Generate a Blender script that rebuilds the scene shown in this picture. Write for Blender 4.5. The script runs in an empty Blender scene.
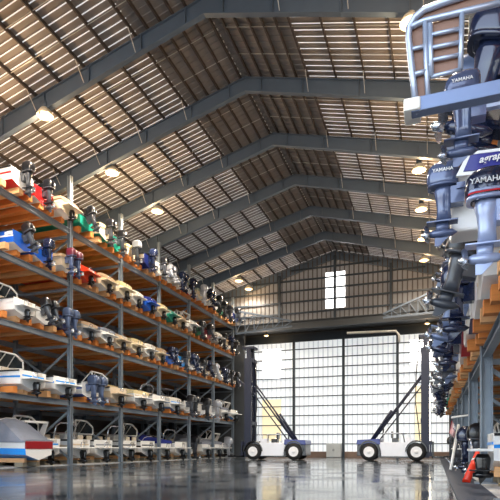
import bpy, bmesh, math, random
from mathutils import Vector, Matrix
random.seed(7)
PI = math.pi
scene = bpy.context.scene
COL = scene.collection

# ------------------------------------------------------------------ camera numbers
F = 522.0; TH = math.atan(185 / F); CAMZ = 1.35
CT, ST = math.cos(TH), math.sin(TH)
def at(px, py, Y):
    """world point seen at a photo pixel, on the plane at depth Y"""
    xc = (px - 250) / F; zc = (448 - py) / F
    d = Vector((CT * xc - ST, ST * xc + CT, zc))
    k = Y / d.y
    return Vector((d.x * k, Y, CAMZ + d.z * k))

# ------------------------------------------------------------------ materials
MATS = {}
def mat(name, col, rough=0.5, metal=0.0, var=0.12, scale=3.0, spec=0.5, coat=0.0):
    if name in MATS: return MATS[name]
    m = bpy.data.materials.new(name); m.use_nodes = True
    nt = m.node_tree; b = nt.nodes['Principled BSDF']
    b.inputs['Roughness'].default_value = rough
    b.inputs['Metallic'].default_value = metal
    b.inputs['Specular IOR Level'].default_value = spec
    b.inputs['Coat Weight'].default_value = coat
    c = tuple(col) + (1,)
    if var > 0:
        tc = nt.nodes.new('ShaderNodeTexCoord')
        no = nt.nodes.new('ShaderNodeTexNoise'); no.inputs['Scale'].default_value = scale
        no.inputs['Detail'].default_value = 4
        mx = nt.nodes.new('ShaderNodeMix'); mx.data_type = 'RGBA'
        mx.inputs['A'].default_value = tuple(x * (1 - var) for x in col) + (1,)
        mx.inputs['B'].default_value = tuple(min(1, x * (1 + var)) for x in col) + (1,)
        nt.links.new(tc.outputs['Object'], no.inputs['Vector'])
        nt.links.new(no.outputs['Fac'], mx.inputs['Factor'])
        nt.links.new(mx.outputs['Result'], b.inputs['Base Color'])
    else:
        b.inputs['Base Color'].default_value = c
    MATS[name] = m
    return m
def srgb(r, g, b):
    f = lambda v: (v / 255 / 12.92) if v <= 10 else ((v / 255 + .055) / 1.055) ** 2.4
    return (f(r), f(g), f(b))

def wood(name, col):
    m = mat(name, col, .7, var=0)
    nt = m.node_tree; b = nt.nodes['Principled BSDF']
    tc = nt.nodes.new('ShaderNodeTexCoord'); mp = nt.nodes.new('ShaderNodeMapping')
    mp.inputs['Scale'].default_value = (.6, 9, 9)
    no = nt.nodes.new('ShaderNodeTexNoise'); no.inputs['Scale'].default_value = 2.2; no.inputs['Detail'].default_value = 6
    mx = nt.nodes.new('ShaderNodeMix'); mx.data_type = 'RGBA'
    mx.inputs['A'].default_value = tuple(x * .72 for x in col) + (1,)
    mx.inputs['B'].default_value = tuple(min(1, x * 1.22) for x in col) + (1,)
    nt.links.new(tc.outputs['Object'], mp.inputs['Vector']); nt.links.new(mp.outputs['Vector'], no.inputs['Vector'])
    nt.links.new(no.outputs['Fac'], mx.inputs['Factor']); nt.links.new(mx.outputs['Result'], b.inputs['Base Color'])
    return m

def emit(name, col, s):
    m = bpy.data.materials.new(name); m.use_nodes = True
    nt = m.node_tree; nt.nodes.clear()
    o = nt.nodes.new('ShaderNodeOutputMaterial'); e = nt.nodes.new('ShaderNodeEmission')
    e.inputs['Color'].default_value = tuple(col) + (1,); e.inputs['Strength'].default_value = s
    nt.links.new(e.outputs[0], o.inputs[0]); MATS[name] = m
    return m

def translucent(name, col, tr, stripes=0):
    """daylight-passing ribbed sheet: part translucent, part diffuse"""
    m = bpy.data.materials.new(name); m.use_nodes = True
    nt = m.node_tree; nt.nodes.clear()
    o = nt.nodes.new('ShaderNodeOutputMaterial')
    t = nt.nodes.new('ShaderNodeBsdfTranslucent'); d = nt.nodes.new('ShaderNodeBsdfDiffuse')
    mx = nt.nodes.new('ShaderNodeMixShader'); mx.inputs[0].default_value = tr
    tc = nt.nodes.new('ShaderNodeTexCoord')
    no = nt.nodes.new('ShaderNodeTexNoise'); no.inputs['Scale'].default_value = .35; no.inputs['Detail'].default_value = 5
    c = nt.nodes.new('ShaderNodeMix'); c.data_type = 'RGBA'
    c.inputs['A'].default_value = tuple(x * .85 for x in col) + (1,)
    c.inputs['B'].default_value = tuple(min(1, x * 1.1) for x in col) + (1,)
    nt.links.new(tc.outputs['Object'], no.inputs['Vector']); nt.links.new(no.outputs['Fac'], c.inputs['Factor'])
    nt.links.new(c.outputs['Result'], t.inputs['Color']); nt.links.new(c.outputs['Result'], d.inputs['Color'])
    nt.links.new(d.outputs[0], mx.inputs[1]); nt.links.new(t.outputs[0], mx.inputs[2]); nt.links.new(mx.outputs[0], o.inputs[0])
    MATS[name] = m
    return m

STEEL = mat('painted_grey_steel', srgb(82, 95, 110), .45, .0, .1, 1.5)
RACK = mat('galvanised_rack_steel', srgb(134, 146, 158), .45, .3, .15, 2.5)
DARKSTEEL = mat('dark_purlin_steel', srgb(62, 54, 50), .6, .0, .15, 2)
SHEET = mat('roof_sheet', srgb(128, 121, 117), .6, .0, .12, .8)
RIDGELIT = mat('ridge_leak_white', srgb(250, 246, 240), .4, .0, .06, .8)  # near-white for the dots of daylight painted at the ridge
RIBT = None
ROD = mat('thin_zinc_rod', srgb(190, 188, 182), .45, .3, .05)
GIRT = mat('wall_girt_steel', srgb(46, 56, 66), .5, .1, .1)
WOOD = wood('orange_timber', srgb(220, 136, 66))
WOOD2 = wood('tan_timber', srgb(224, 172, 120))
GEL = mat('white_gelcoat', srgb(236, 236, 234), .22, 0, .04, 2, .5, .3)
BLACK = mat('black_gloss', srgb(20, 21, 25), .2, 0, .1, 4, .5, .3)
RUBBER = mat('black_rubber', srgb(24, 24, 26), .8, 0, .2, 6)
CHROME = mat('polished_aluminium', srgb(205, 210, 218), .22, .9, .05)
GLASSD = mat('smoked_windshield', srgb(40, 50, 58), .08, 0, .05, 2, .8)
VINYL = mat('cream_vinyl', srgb(216, 204, 184), .5, 0, .06, 4)
INNER = mat('cockpit_liner', srgb(196, 192, 184), .5, 0, .06, 3)
CONC = mat('rack_slab_concrete', srgb(186, 188, 190), .7, 0, .2, 1.2)
CURB = mat('dark_curb_concrete', srgb(52, 60, 76), .75, 0, .25, 1.5)

# ------------------------------------------------------------------ mesh builder
class MB:
    def __init__(s): s.v = []; s.f = []; s.m = []; s.sm = []
    def face(s, idx, m=0, smooth=False): s.f.append(idx); s.m.append(m); s.sm.append(smooth)
    def box(s, lo, hi, m=0, M=None):
        x0, y0, z0 = lo; x1, y1, z1 = hi; n = len(s.v)
        p = [(x0,y0,z0),(x1,y0,z0),(x1,y1,z0),(x0,y1,z0),(x0,y0,z1),(x1,y0,z1),(x1,y1,z1),(x0,y1,z1)]
        s.v += [tuple(M @ Vector(q)) if M else q for q in p]
        for f in ((0,3,2,1),(4,5,6,7),(0,1,5,4),(1,2,6,5),(2,3,7,6),(3,0,4,7)): s.face([n + i for i in f], m)
        return s
    def bar(s, a, b, w, h, m=0, up=(0, 0, 1)):
        """box from a to b, w across, h along up"""
        a = Vector(a); b = Vector(b); d = (b - a); L = d.length; d.normalize()
        u = Vector(up)
        if abs(d.dot(u)) > .98: u = Vector((0, 1, 0))
        sd = d.cross(u).normalized(); u = sd.cross(d)
        M = Matrix((( d.x, sd.x, u.x, a.x), (d.y, sd.y, u.y, a.y), (d.z, sd.z, u.z, a.z), (0, 0, 0, 1)))
        return s.box((0, -w/2, -h/2), (L, w/2, h/2), m, M)
    def rings(s, rs, m=0, cap=True, smooth=True, closed=True):
        n0 = len(s.v); k = len(rs[0])
        for r in rs: s.v += [tuple(p) for p in r]
        for i in range(len(rs) - 1):
            for j in range(k if closed else k - 1):
                a = n0 + i*k + j; b = n0 + i*k + (j+1) % k
                s.face([a, b, b + k, a + k], m, smooth)
        if cap:
            s.face([n0 + j for j in range(k)][::-1], m, False)
            s.face([n0 + (len(rs)-1)*k + j for j in range(k)], m, False)
        return s
    def tube(s, pts, r, m=0, n=8):
        pts = [Vector(p) for p in pts]; rs = []
        prev = None
        for i, p in enumerate(pts):
            d = (pts[min(i+1, len(pts)-1)] - pts[max(i-1, 0)]).normalized()
            if prev is None:
                u = Vector((0,0,1)) if abs(d.z) < .9 else Vector((1,0,0))
                u = (u - d * u.dot(d)).normalized()
            else:
                u = (prev - d * prev.dot(d)).normalized()
            prev = u; w = d.cross(u)
            rr = r[i] if isinstance(r, (list, tuple)) else r
            rs.append([p + (u*math.cos(2*PI*k/n) + w*math.sin(2*PI*k/n))*rr for k in range(n)])
        return s.rings(rs, m)
    def lathe(s, prof, c, axis='z', n=16, m=0, cap=True):
        rs = []
        for r, h in prof:
            ring = []
            for k in range(n):
                a = 2*PI*k/n
                if axis == 'z': p = (c[0]+r*math.cos(a), c[1]+r*math.sin(a), c[2]+h)
                elif axis == 'y': p = (c[0]+r*math.sin(a), c[1]+h, c[2]+r*math.cos(a))
                else: p = (c[0]+h, c[1]+r*math.cos(a), c[2]+r*math.sin(a))
                ring.append(p)
            rs.append(ring)
        return s.rings(rs, m, cap)
    def prism(s, poly, y0, y1, m=0):
        """poly in XZ extruded along Y"""
        n = len(s.v); k = len(poly)
        s.v += [(p[0], y0, p[1]) for p in poly] + [(p[0], y1, p[1]) for p in poly]
        s.face(list(range(n, n+k)), m); s.face(list(range(n+k, n+2*k))[::-1], m)
        for j in range(k):
            a, b = n+j, n+(j+1) % k
            s.face([a, a+k, b+k, b], m)
        return s
    def mesh(s, name, mats):
        me = bpy.data.meshes.new(name); me.from_pydata(s.v, [], s.f)
        for m in (mats if isinstance(mats, (list, tuple)) else [mats]): me.materials.append(m)
        me.polygons.foreach_set('material_index', s.m); me.polygons.foreach_set('use_smooth', s.sm)
        me.update()
        bm = bmesh.new(); bm.from_mesh(me); bmesh.ops.recalc_face_normals(bm, faces=bm.faces); bm.to_mesh(me); bm.free()
        return me
    def build(s, name, mats, parent=None, link=True, bevel=0, subsurf=0):
        o = bpy.data.objects.new(name, s.mesh(name, mats))
        if link: COL.objects.link(o)
        if parent: o.parent = parent
        if bevel:
            b = o.modifiers.new('b', 'BEVEL'); b.width = bevel; b.segments = 2; b.limit_method = 'ANGLE'
        return o
def sring(cx, cy, z, a, b, e=3.0, n=16):
    out = []
    for k in range(n):
        t = 2*PI*k/n; c, q = math.cos(t), math.sin(t)
        out.append((cx + a*math.copysign(abs(c)**(2/e), c), cy + b*math.copysign(abs(q)**(2/e), q), z))
    return out
def empty(name, loc=(0,0,0), rz=0, link=True):
    o = bpy.data.objects.new(name, None); o.location = loc; o.rotation_euler = (0, 0, rz)
    o.empty_display_size = .2
    if link: COL.objects.link(o)
    return o
def tag(o, label, cat, group=None):
    o['label'] = label; o['category'] = cat
    if group: o['group'] = group
    return o
def struct(mb, name, mats, label=None, cat=None):
    o = mb.build(name, mats); o['kind'] = 'structure'
    if label: o['label'] = label
    if cat: o['category'] = cat
    return o
TEXTS = {}
def text_mesh(body, size, shear=0.0):
    cu = bpy.data.curves.new('lettering', 'FONT'); cu.body = body; cu.size = size; cu.align_x = 'CENTER'; cu.align_y = 'CENTER'
    cu.extrude = .004; cu.shear = shear; cu.offset = size * .02
    o = bpy.data.objects.new('lettering', cu); COL.objects.link(o)
    bpy.context.view_layer.update()
    me = bpy.data.meshes.new_from_object(o.evaluated_get(bpy.context.evaluated_depsgraph_get()))
    bpy.data.objects.remove(o); bpy.data.curves.remove(cu)
    return me

# ================================================================== BUILDING
RX, RZ, SL = -12.75, 27.75, .257          # ridge
XL, XR = -38.6, 12.6                      # side walls
Y0, YG, YB = -6.0, 70.0, 76.5             # open front, gable wall, back door wall
roofz = lambda x: RZ - SL * abs(x - RX)

# floor: dark, wet, polished concrete
mfl = mat('wet_concrete', srgb(66, 72, 78), .1, 0, 0)
nt = mfl.node_tree; b = nt.nodes['Principled BSDF']
tc = nt.nodes.new('ShaderNodeTexCoord')
n1 = nt.nodes.new('ShaderNodeTexNoise'); n1.inputs['Scale'].default_value = .35; n1.inputs['Detail'].default_value = 6
n2 = nt.nodes.new('ShaderNodeTexNoise'); n2.inputs['Scale'].default_value = 1.6; n2.inputs['Detail'].default_value = 4
r1 = nt.nodes.new('ShaderNodeValToRGB')
r1.color_ramp.elements[0].position = .35; r1.color_ramp.elements[0].color = srgb(36, 43, 52) + (1,)
r1.color_ramp.elements[1].position = .7; r1.color_ramp.elements[1].color = srgb(78, 87, 96) + (1,)
mr = nt.nodes.new('ShaderNodeMapRange'); mr.inputs['From Min'].default_value = .35; mr.inputs['From Max'].default_value = .7
mr.inputs['To Min'].default_value = .05; mr.inputs['To Max'].default_value = .22
bp = nt.nodes.new('ShaderNodeBump'); bp.inputs['Strength'].default_value = .04; bp.inputs['Distance'].default_value = .05
nt.links.new(tc.outputs['Object'], n1.inputs['Vector']); nt.links.new(tc.outputs['Object'], n2.inputs['Vector'])
nt.links.new(n1.outputs['Fac'], r1.inputs['Fac']); nt.links.new(r1.outputs['Color'], b.inputs['Base Color'])
nt.links.new(n1.outputs['Fac'], mr.inputs['Value']); nt.links.new(mr.outputs['Result'], b.inputs['Roughness'])
nt.links.new(n2.outputs['Fac'], bp.inputs['Height']); nt.links.new(bp.outputs['Normal'], b.inputs['Normal'])
struct(MB().box((XL - .3, Y0, -.3), (XR + .3, YB + .3, 0)), 'floor', mfl)
GROUND = mat('pale_yard_concrete', srgb(150, 150, 146), .8, 0, .15, .3)
struct(MB().box((-140, -140, -.5), (140, Y0, -.02)).box((-140, YB + .3, -.5), (140, 220, -.02)), 'ground_outside', GROUND)
# raised slab under the far rack and the dark strip beside the near rack
struct(MB().box((XL, 12, 0), (-26.9, 70, .06)), 'floor_slab_far', CONC)
struct(MB().box((.55, 0, 0), (1.56, 70, .04)), 'floor_strip_dark', CURB)
struct(MB().box((1.56, 0, 0), (XR, 70, .05)), 'floor_slab_near', CONC)

RIBT = translucent('lit_rib_white', (.95, .94, .92), .11)  # near-white, partly see-through: the ribs' lit look is put into the material
# roof sheeting with ribs (one continuous folded sheet per slope)
def roof_sheet(sgn):
    mb = MB(); pitch = .52; prof = []
    y = Y0
    while y < YG:
        prof += [(y, .0), (y + .40, .0), (y + .42, -.05), (y + .50, -.05)]
        y += pitch
    xs = [0, 4.5, 26.0]
    for s in range(2):
        xa, xb = RX + sgn*xs[s], RX + sgn*xs[s+1]
        n = len(mb.v)
        for (yy, dz) in prof:
            mb.v += [(xa, yy, roofz(xa) + .3 + dz), (xb, yy, roofz(xb) + .3 + dz)]
        for i in range(len(prof) - 1):
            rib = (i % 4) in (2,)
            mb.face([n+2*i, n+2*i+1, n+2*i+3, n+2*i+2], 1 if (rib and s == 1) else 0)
    return mb
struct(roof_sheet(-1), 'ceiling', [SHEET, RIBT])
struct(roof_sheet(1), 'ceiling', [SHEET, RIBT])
struct(MB().box((RX - .5, Y0, RZ + .36), (RX + .5, YG, RZ + .42)), 'trim_1', SHEET)
# small near-white blocks painting the daylight that leaks in along the ridge
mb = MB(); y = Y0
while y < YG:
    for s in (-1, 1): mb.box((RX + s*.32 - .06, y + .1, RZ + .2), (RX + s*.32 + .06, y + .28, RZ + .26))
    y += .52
struct(mb, 'ridge_light_dots', RIDGELIT)
# purlins
pd = [.35, 1.2, 2.05, 2.9, 3.75, 4.6] + [4.6 + 1.9*k for k in range(1, 12)]
for s in (-1, 1):
    for d in pd:
        x = RX + s*d; z = roofz(x) + .24
        struct(MB().bar((x, Y0, z - .11), (x, YG, z - .11), .09, .24), 'roof_purlin', DARKSTEEL)
# sag rods (thin light rods under the purlins, two to a bay)
for k in range(-1, 10):
    for q in (2.33, 4.67):
        yy = 7*k + q
        for s in (-1, 1):
            xa, xb = RX + s*.3, RX + s*25.4
            struct(MB().bar((xa, yy, roofz(xa) + .08), (xb, yy, roofz(xb) + .08), .035, .035), 'roof_rod', ROD)
# frames
def frame(yy):
    mb = MB(); w = .18
    for s in (-1, 1):
        xs = [RX, RX + s*6, RX + s*15, RX + s*25.2]
        ds = [.95, 1.0, 1.25, 1.5]
        for i in range(3):
            a, b_ = xs[i], xs[i+1]
            za, zb = roofz(a), roofz(b_)
            mb.prism([(a, za), (b_, zb), (b_, zb - ds[i+1]), (a, za - ds[i])], yy - .03, yy + .03)
            mb.prism([(a, za), (b_, zb), (b_, zb - .05), (a, za - .05)], yy - w, yy + w)
            mb.prism([(a, za - ds[i]), (b_, zb - ds[i+1]), (b_, zb - ds[i+1] - .06), (a, za - ds[i] - .06)], yy - w, yy + w)
        for d in (1.2, 4.2, 8, 11.5, 15, 18.5, 22):
            x = RX + s*d; dd = .95 + .022*d
            mb.box((x - .02, yy - w, roofz(x) - dd), (x + .02, yy + w, roofz(x)))
        x = RX + s*25.2
        mb.box((min(x, x - s*.9), yy - .03, 0), (max(x, x - s*.9), yy + .03, roofz(x) - .1))
        for xx in (x, x - s*.9): mb.box((xx - .03, yy - w, 0), (xx + .03, yy + w, roofz(x) - .1))
    struct(mb, 'roof_frame', STEEL)
for k in range(0, 11): frame(7.0*k)
# short pale fly braces on the frame flanks
for k in range(3, 10):
    for s in (-1, 1):
        for d in (4.6, 8.4, 12.2, 16, 19.8):
            x = RX + s*d
            struct(MB().bar((x, 7*k - .1, roofz(x) - .9), (x, 7*k - 1.0, roofz(x) + .05), .04, .04), 'roof_fly_brace', ROD)

# side walls
SIDE = mat('side_wall_sheet', srgb(112, 108, 104), .7, 0, .15, .6)
struct(MB().box((XL - .1, Y0, 0), (XL, YB, roofz(XL) + .2)), 'wall_left', SIDE)
struct(MB().box((XR, Y0, 0), (XR + .1, YB, roofz(XR) + .2)), 'wall_right', SIDE)

# gable wall above the door hall: ribbed sheet with a daylight panel astride the ridge column
GAB = translucent('gable_sheet', srgb(126, 125, 124), .06)
GABR = translucent('gable_rib', srgb(92, 86, 82), .06)
LITE = translucent('milky_daylight_panel', (.97, .97, .97), 1.0)
w0, w1 = at(325, 273, YG), at(346, 307, YG)
gz0 = at(330, 318, YG).z
def ribbed(x0, x1, zb, ztop, yw, holes, pitch, rw, dpt):
    mb = MB(); x = x0
    cuts = sorted({x0, x1} | {h[0] for h in holes} | {h[1] for h in holes})
    segs = []
    k = 0; xs = [x0]
    while xs[-1] < x1: xs.append(xs[-1] + pitch)
    pts = []
    for q in xs: pts += [(q, 0), (q + pitch - rw, 0), (q + pitch - rw*.8, 1), (q + pitch - rw*.2, 1)]
    for (xa, da), (xb, db) in zip(pts, pts[1:]):
        if xb > x1: break
        mi = 1 if (da or db) else 0
        mid = (xa + xb)/2
        spans = [(zb, None)]
        for h in holes:
            if h[0] <= mid <= h[1]:
                new = []
                for (s0, s1) in spans:
                    new += [(s0, h[2]), (h[3], s1)] if s0 < h[2] and (s1 is None or h[3] < s1) else [(s0, s1)]
                spans = new
        for (s0, s1) in spans:
            n = len(mb.v)
            ya, yb = yw - dpt*da, yw - dpt*db
            mb.v += [(xa, ya, s0), (xb, yb, s0), (xb, yb, s1 if s1 else ztop(xb)), (xa, ya, s1 if s1 else ztop(xa))]
            mb.face([n, n+1, n+2, n+3], mi)
    return mb
struct(ribbed(XL, XR, gz0, lambda x: roofz(x) + .2, YG, [(w0.x, w1.x, w1.z, w0.z)], .62, .16, .06), 'wall_back_gable', [GAB, GABR])
def sheet(x0, x1, y, z0, z1):
    mb = MB(); mb.v = [(x0, y, z0), (x1, y, z0), (x1, y, z1), (x0, y, z1)]; mb.face([0, 1, 2, 3]); return mb
struct(sheet(w0.x - .05, w1.x + .05, YG + .02, w1.z - .03, w0.z + .03), 'window_1', LITE)
for py in (268, 278.5, 289, 300, 311.5):
    z = at(320, py, YG).z
    half = min(25, (RZ - .4 - z) / SL)
    struct(MB().bar((RX - half, YG - .18, z), (RX + half, YG - .18, z), .16, .2), 'wall_girt', GIRT)
for px in (279.5, 335, 391):
    x = at(px, 290, YG - .3).x
    struct(MB().box((x - .16, YG - .5, gz0 - .3), (x + .16, YG - .2, roofz(x) - .6)), 'wall_column', GIRT)

# door hall: header girder, dark canopy ceiling and pale translucent door wall
bz0 = at(330, 338, YB).z
DARKP = mat('dark_canopy_sheet', srgb(66, 70, 74), .7, 0, .15, 1)
struct(MB().box((XL, YG - .1, gz0 - .25), (XR, YB, gz0 - .05)), 'ceiling_canopy', DARKP)
struct(MB().box((XL, YG - .35, gz0 - 1.1), (XR, YG - .27, gz0 - .1)).box((XL, YG - .55, gz0 - .2), (XR, YG - .05, gz0 - .1)).box((XL, YG - .55, gz0 - 1.2), (XR, YG - .05, gz0 - 1.1)), 'trim_3', DARKP)
struct(MB().box((XL, YB - .4, bz0 - .3), (XR, YB - .05, bz0 + .8)), 'trim_4', GIRT)
struct(MB().box((XL, YB - .2, bz0), (XR, YB, gz0)), 'wall_back_header', DARKP)
DOOR = translucent('milky_door_sheet', (.84, .90, .97), .135)
DOORR = translucent('milky_door_rib', (.62, .68, .76), .085)
WARM = translucent('amber_aged_panel', (.95, .82, .56), .15)
holes = []
wins = []
for (xa, ya, xb, yb, warm) in ((262, 350, 281, 378, 0), (410, 340, 432, 363, 0), (262, 400, 281, 441, 1), (415, 386, 429, 441, 1)):
    p, q = at(xa, ya, YB), at(xb, yb, YB)
    holes.append((p.x, q.x, q.z, p.z)); wins.append((p, q, warm))
struct(ribbed(XL, XR, .8, lambda x: bz0, YB, holes, .72, .16, .06), 'wall_back', [DOOR, DOORR])
for i, (p, q, warm) in enumerate(wins):
    struct(sheet(p.x - .05, q.x + .05, YB + .02, q.z - .03, p.z + .03), 'window_%d' % (i + 2), WARM if warm else LITE)
z = bz0
k = 0
while z > 1.6:
    struct(MB().bar((XL, YB - .16, z - 1.42), (XR, YB - .16, z - 1.42), .14, .13), 'wall_girt', GIRT)
    z -= 1.42
xe, xw = at(245, 400, YG).x, at(449, 400, YG).x
struct(MB().box((XL, YG - .1, 0), (xe, YG + .1, gz0 - 1.2)), 'wall_end_far', DARKP)
struct(MB().box((xw, YG - .1, 0), (XR, YG + .1, gz0 - 1.2)), 'wall_end_near', DARKP)
for px in (294, 343.5, 397.5):
    x = at(px, 400, YB - .3).x
    struct(MB().box((x - .17, YB - .55, 0), (x + .17, YB - .2, bz0)), 'wall_column', GIRT)
struct(MB().box((XL, YB - .3, 0), (XR, YB, .82)), 'baseboard_back', mat('kick_wall', srgb(128, 108, 96), .8, 0, .25, 1.2))

# tapered trusses under the header
def truss(name, top, bot, Y, n, label):
    t = empty(name, at(*top[0], Y))
    base = t.location.copy()
    P = [at(*top[0], Y).lerp(at(*top[1], Y), i/n) - base for i in range(n+1)]
    Q = [at(*bot[0], Y).lerp(at(*bot[1], Y), i/n) - base for i in range(n+1)]
    MB().bar(P[0], P[-1], .22, .22).build('upper_chord', STEEL, t)
    MB().bar(Q[0], Q[-1], .22, .22).build('lower_chord', STEEL, t)
    for i in range(n):
        MB().bar(P[i], Q[i], .1, .1).build('web_member', STEEL, t)
        MB().bar(Q[i], P[i+1], .1, .1).build('web_member', STEEL, t)
    t['label'] = label; t['category'] = 'truss'; t['kind'] = 'structure'
truss('roof_truss', [(236, 311), (292, 321)], [(236, 334), (292, 326)], 67.5, 6, 'tapered steel truss under the gable beside the wide rack')
truss('roof_truss', [(436, 290), (383, 314)], [(436, 312), (383, 318)], 66.5, 6, 'tapered steel truss under the gable beside the stacked outboards')
# dark deck plate lying on that truss
p0, p1 = at(383, 315, 66.3), at(436, 300, 66.3)
struct(MB().prism([(p0.x, p0.z), (p1.x, p1.z - .8), (p1.x, p1.z + .9), (p0.x, p0.z + .1)], 66.6, 66.75), 'trim_5', DARKP)
# white pipe under the header
q = empty('drain_pipe', at(345, 333, 69)); base = q.location.copy()
MB().tube([at(347, 333, 69) - base, at(396, 331, 69) - base, at(399, 335, 69) - base, at(399, 342, 69) - base], .16, 0, 8).build('pipe', ROD, q)
q.name = 'header_pipe'; q['kind'] = 'structure'

# ================================================================== LAMPS
BULB = emit('lit_lamp_bulb', (1.0, .62, .24), 5)
SHADE = mat('spun_lamp_reflector', srgb(220, 210, 190), .35, .2, .05)
def lamp_tree():
    t = empty('high_bay_lamp', link=False)
    MB().tube([(0,0,0), (0,0,-.5)], .025).build('stem', ROD, t, False)
    MB().lathe([(.05, -.45), (.16, -.5), (.16, -.72), (.1, -.78)], (0,0,0), n=14).build('ballast_housing', STEEL, t, False)
    MB().lathe([(.12, -.76), (.22, -.82), (.34, -1.0), (.42, -1.18), (.40, -1.18), (.32, -1.0), (.2, -.84)], (0,0,0), n=18, cap=False).build('reflector', SHADE, t, False)
    MB().lathe([(.02, -.86), (.14, -.92), (.22, -1.05), (.24, -1.18), (.18, -1.27), (.04, -1.3)], (0,0,0), n=14).build('bulb', BULB, t, False)
    return t
LAMP = lamp_tree()
def copy_tree(o, parent=None, ov=None):
    c = o.copy(); COL.objects.link(c)
    if parent:
        c.parent = parent; c.matrix_parent_inverse = Matrix()
    if ov and c.type == 'MESH':
        for s in c.material_slots:
            k = s.material.name
            if k in ov:
                s.link = 'OBJECT'; s.material = ov[k]
    for ch in o.children: copy_tree(ch, c, ov)
    return c
LAMPW = 2600
def lamp(x, y, z, label, power=LAMPW, s=1.3):
    l = copy_tree(LAMP); l.location = (x, y, z); l.scale = (s, s, s)
    tag(l, label, 'lamp', 'high bay lamps under the roof')
    d = bpy.data.lights.new('lamp_beam', 'SPOT'); d.energy = power; d.color = (1, .90, .76); d.shadow_soft_size = .3; d.spot_size = math.radians(165); d.spot_blend = .5
    o = bpy.data.objects.new('lamp_beam', d); COL.objects.link(o); o.parent = l; o.location = (0, 0, -1.45)
    d = bpy.data.lights.new('lamp_glow', 'POINT'); d.energy = power*.16; d.color = (1, .66, .34); d.shadow_soft_size = .35
    o = bpy.data.objects.new('lamp_glow', d); COL.objects.link(o); o.parent = l; o.location = (0, 0, -1.75)
nth = ['first', 'second', 'third', 'fourth', 'fifth', 'sixth', 'seventh', 'eighth', 'ninth', 'tenth', 'eleventh']
for i, y in enumerate((14.2, 21.2, 28.0, 35.6, 42.8, 64.2, 68.0)):
    x = -24.3
    lamp(x, y, roofz(x) + .05, 'warm lit high bay lamp above the wide rack, %s in its row' % nth[i], LAMPW*(.5 if y > 60 else 1))
for i, y in enumerate((14.2, 21.2, 28.2, 35.6, 43.4, 50.6, 57.8, 64.4)):
    x = -1.2
    lamp(x, y, roofz(x) + .05, 'warm lit high bay lamp above the stacked outboards, %s in its row' % nth[i], LAMPW*(.6 if y > 60 else 1))
p = at(261, 337, 70); lamp(p.x, 72.5, gz0 - .25, 'small lit lamp under the door canopy beside the wide rack', 900, .8)
p = at(427, 326, 70); lamp(p.x, 72.5, gz0 - .25, 'small lit lamp under the door canopy above the mast', 900, .8)

# ================================================================== RACKS
LEV = [0, 4.85, 9.7, 14.15, 18.3]
PYL = [19.3, 26.2] + [33.9 + 7*k for k in range(0, 6)]
PYR = [7*k for k in range(0, 10)]
TIER = ['floor level', 'second tier', 'third tier', 'fourth tier', 'top tier']
BEAMH = .34; BUNKH = .42
def rack(sign, xf, xm, xr, ys, name, label, slots, xb, skip):
    """xf front post line, xm mid post, xr rear post; xb bunk end"""
    t = tag(empty(name, (xf, ys[0], 0)), label, 'rack')
    O = Vector((xf, ys[0], 0))
    for y in ys:
        for i, x in enumerate((xf, xm, xr)):
            mb = MB(); top = roofz(x) - 1.1 - .022*abs(x - RX)
            c = Vector((x, y, 0)) - O; w = (.15 if sign < 0 else .21) if i == 0 else .13; v = .16 if sign < 0 else .2
            # wide-flange upright on a base plate
            mb.box((c.x - w, c.y - .04, .1), (c.x + w, c.y + .04, top))
            mb.box((c.x - w, c.y - v, .1), (c.x - w + .05, c.y + v, top)).box((c.x + w - .05, c.y - v, .1), (c.x + w, c.y + v, top))
            mb.box((c.x - .4, c.y - .35, .04), (c.x + .4, c.y + .35, .1))
            mb.build('post', RACK, t)
        for l in range(1, 5):
            if skip(y, l): continue
            z = LEV[l]
            a = Vector((xf, y, z - .35)) - O; b_ = Vector((xm, y, z - .35)) - O
            MB().bar(a, b_, .16, .2).build('strut', RACK, t)
            z0 = LEV[l-1] + .5
            MB().bar((a.x, a.y - .06, z0), (b_.x, b_.y - .06, z - .5), .12, .16).build('brace', RACK, t)
            MB().bar((a.x, a.y + .06, z - .5), (b_.x, b_.y + .06, z0), .12, .16).build('brace', RACK, t)
    for i in range(len(ys) - 1):
        ya, yb = ys[i], ys[i+1]
        for l in range(1, 5):
            if skip(ya, l): continue
            z = LEV[l]
            a = Vector((xf, ya + .22, z)) - O; b_ = Vector((xf, yb - .22, z)) - O
            mb = MB()
            mb.bar(a, b_, .05, BEAMH).bar(a + Vector((0,0,BEAMH/2)), b_ + Vector((0,0,BEAMH/2)), .26, .05).bar(a - Vector((0,0,BEAMH/2)), b_ - Vector((0,0,BEAMH/2)), .26, .05)
            bm_ = mb.build('beam', RACK, t)
            for x in (xm, xr):
                MB().bar(Vector((x, ya + .2, z)) - O, Vector((x, yb - .2, z)) - O, .2, BEAMH + .05).build('rear_beam', RACK, t)
            for c in slots(l):
                for q in (-.62, .62):
                    yy = ya + c + q
                    wd = .16 + .05*random.random()
                    x0, x1 = xb + random.uniform(-.2, .14), xr - sign*.1
                    lo = Vector((min(x0, x1), yy - wd, z + BEAMH/2 + .025)) - O; hi = Vector((max(x0, x1), yy + wd, z + BEAMH/2 + .025 + BUNKH)) - O
                    MB().box(lo, hi).build('bunk', WOOD if random.random() < (.66 if sign < 0 else .4) else WOOD2, bm_)
    return t
def slots(l): return [1.22, 3.5, 5.78] if l >= 2 else [1.9, 5.1]
def slotsR(l): return [1.22, 3.5, 5.78]
rack(-1, -27.0, -32.4, -37.4, PYL, 'boat_storage_rack', 'five tier steel boat rack with orange timber bunks across the wide floor', slots, -26.42, lambda y, l: False)
rack(1, 1.78, 7.0, 11.6, PYR, 'boat_storage_rack', 'steel boat rack close to the red pole and flag', slotsR, 1.3, lambda y, l: (l == 3 and y < 20) or l == 4)

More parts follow.
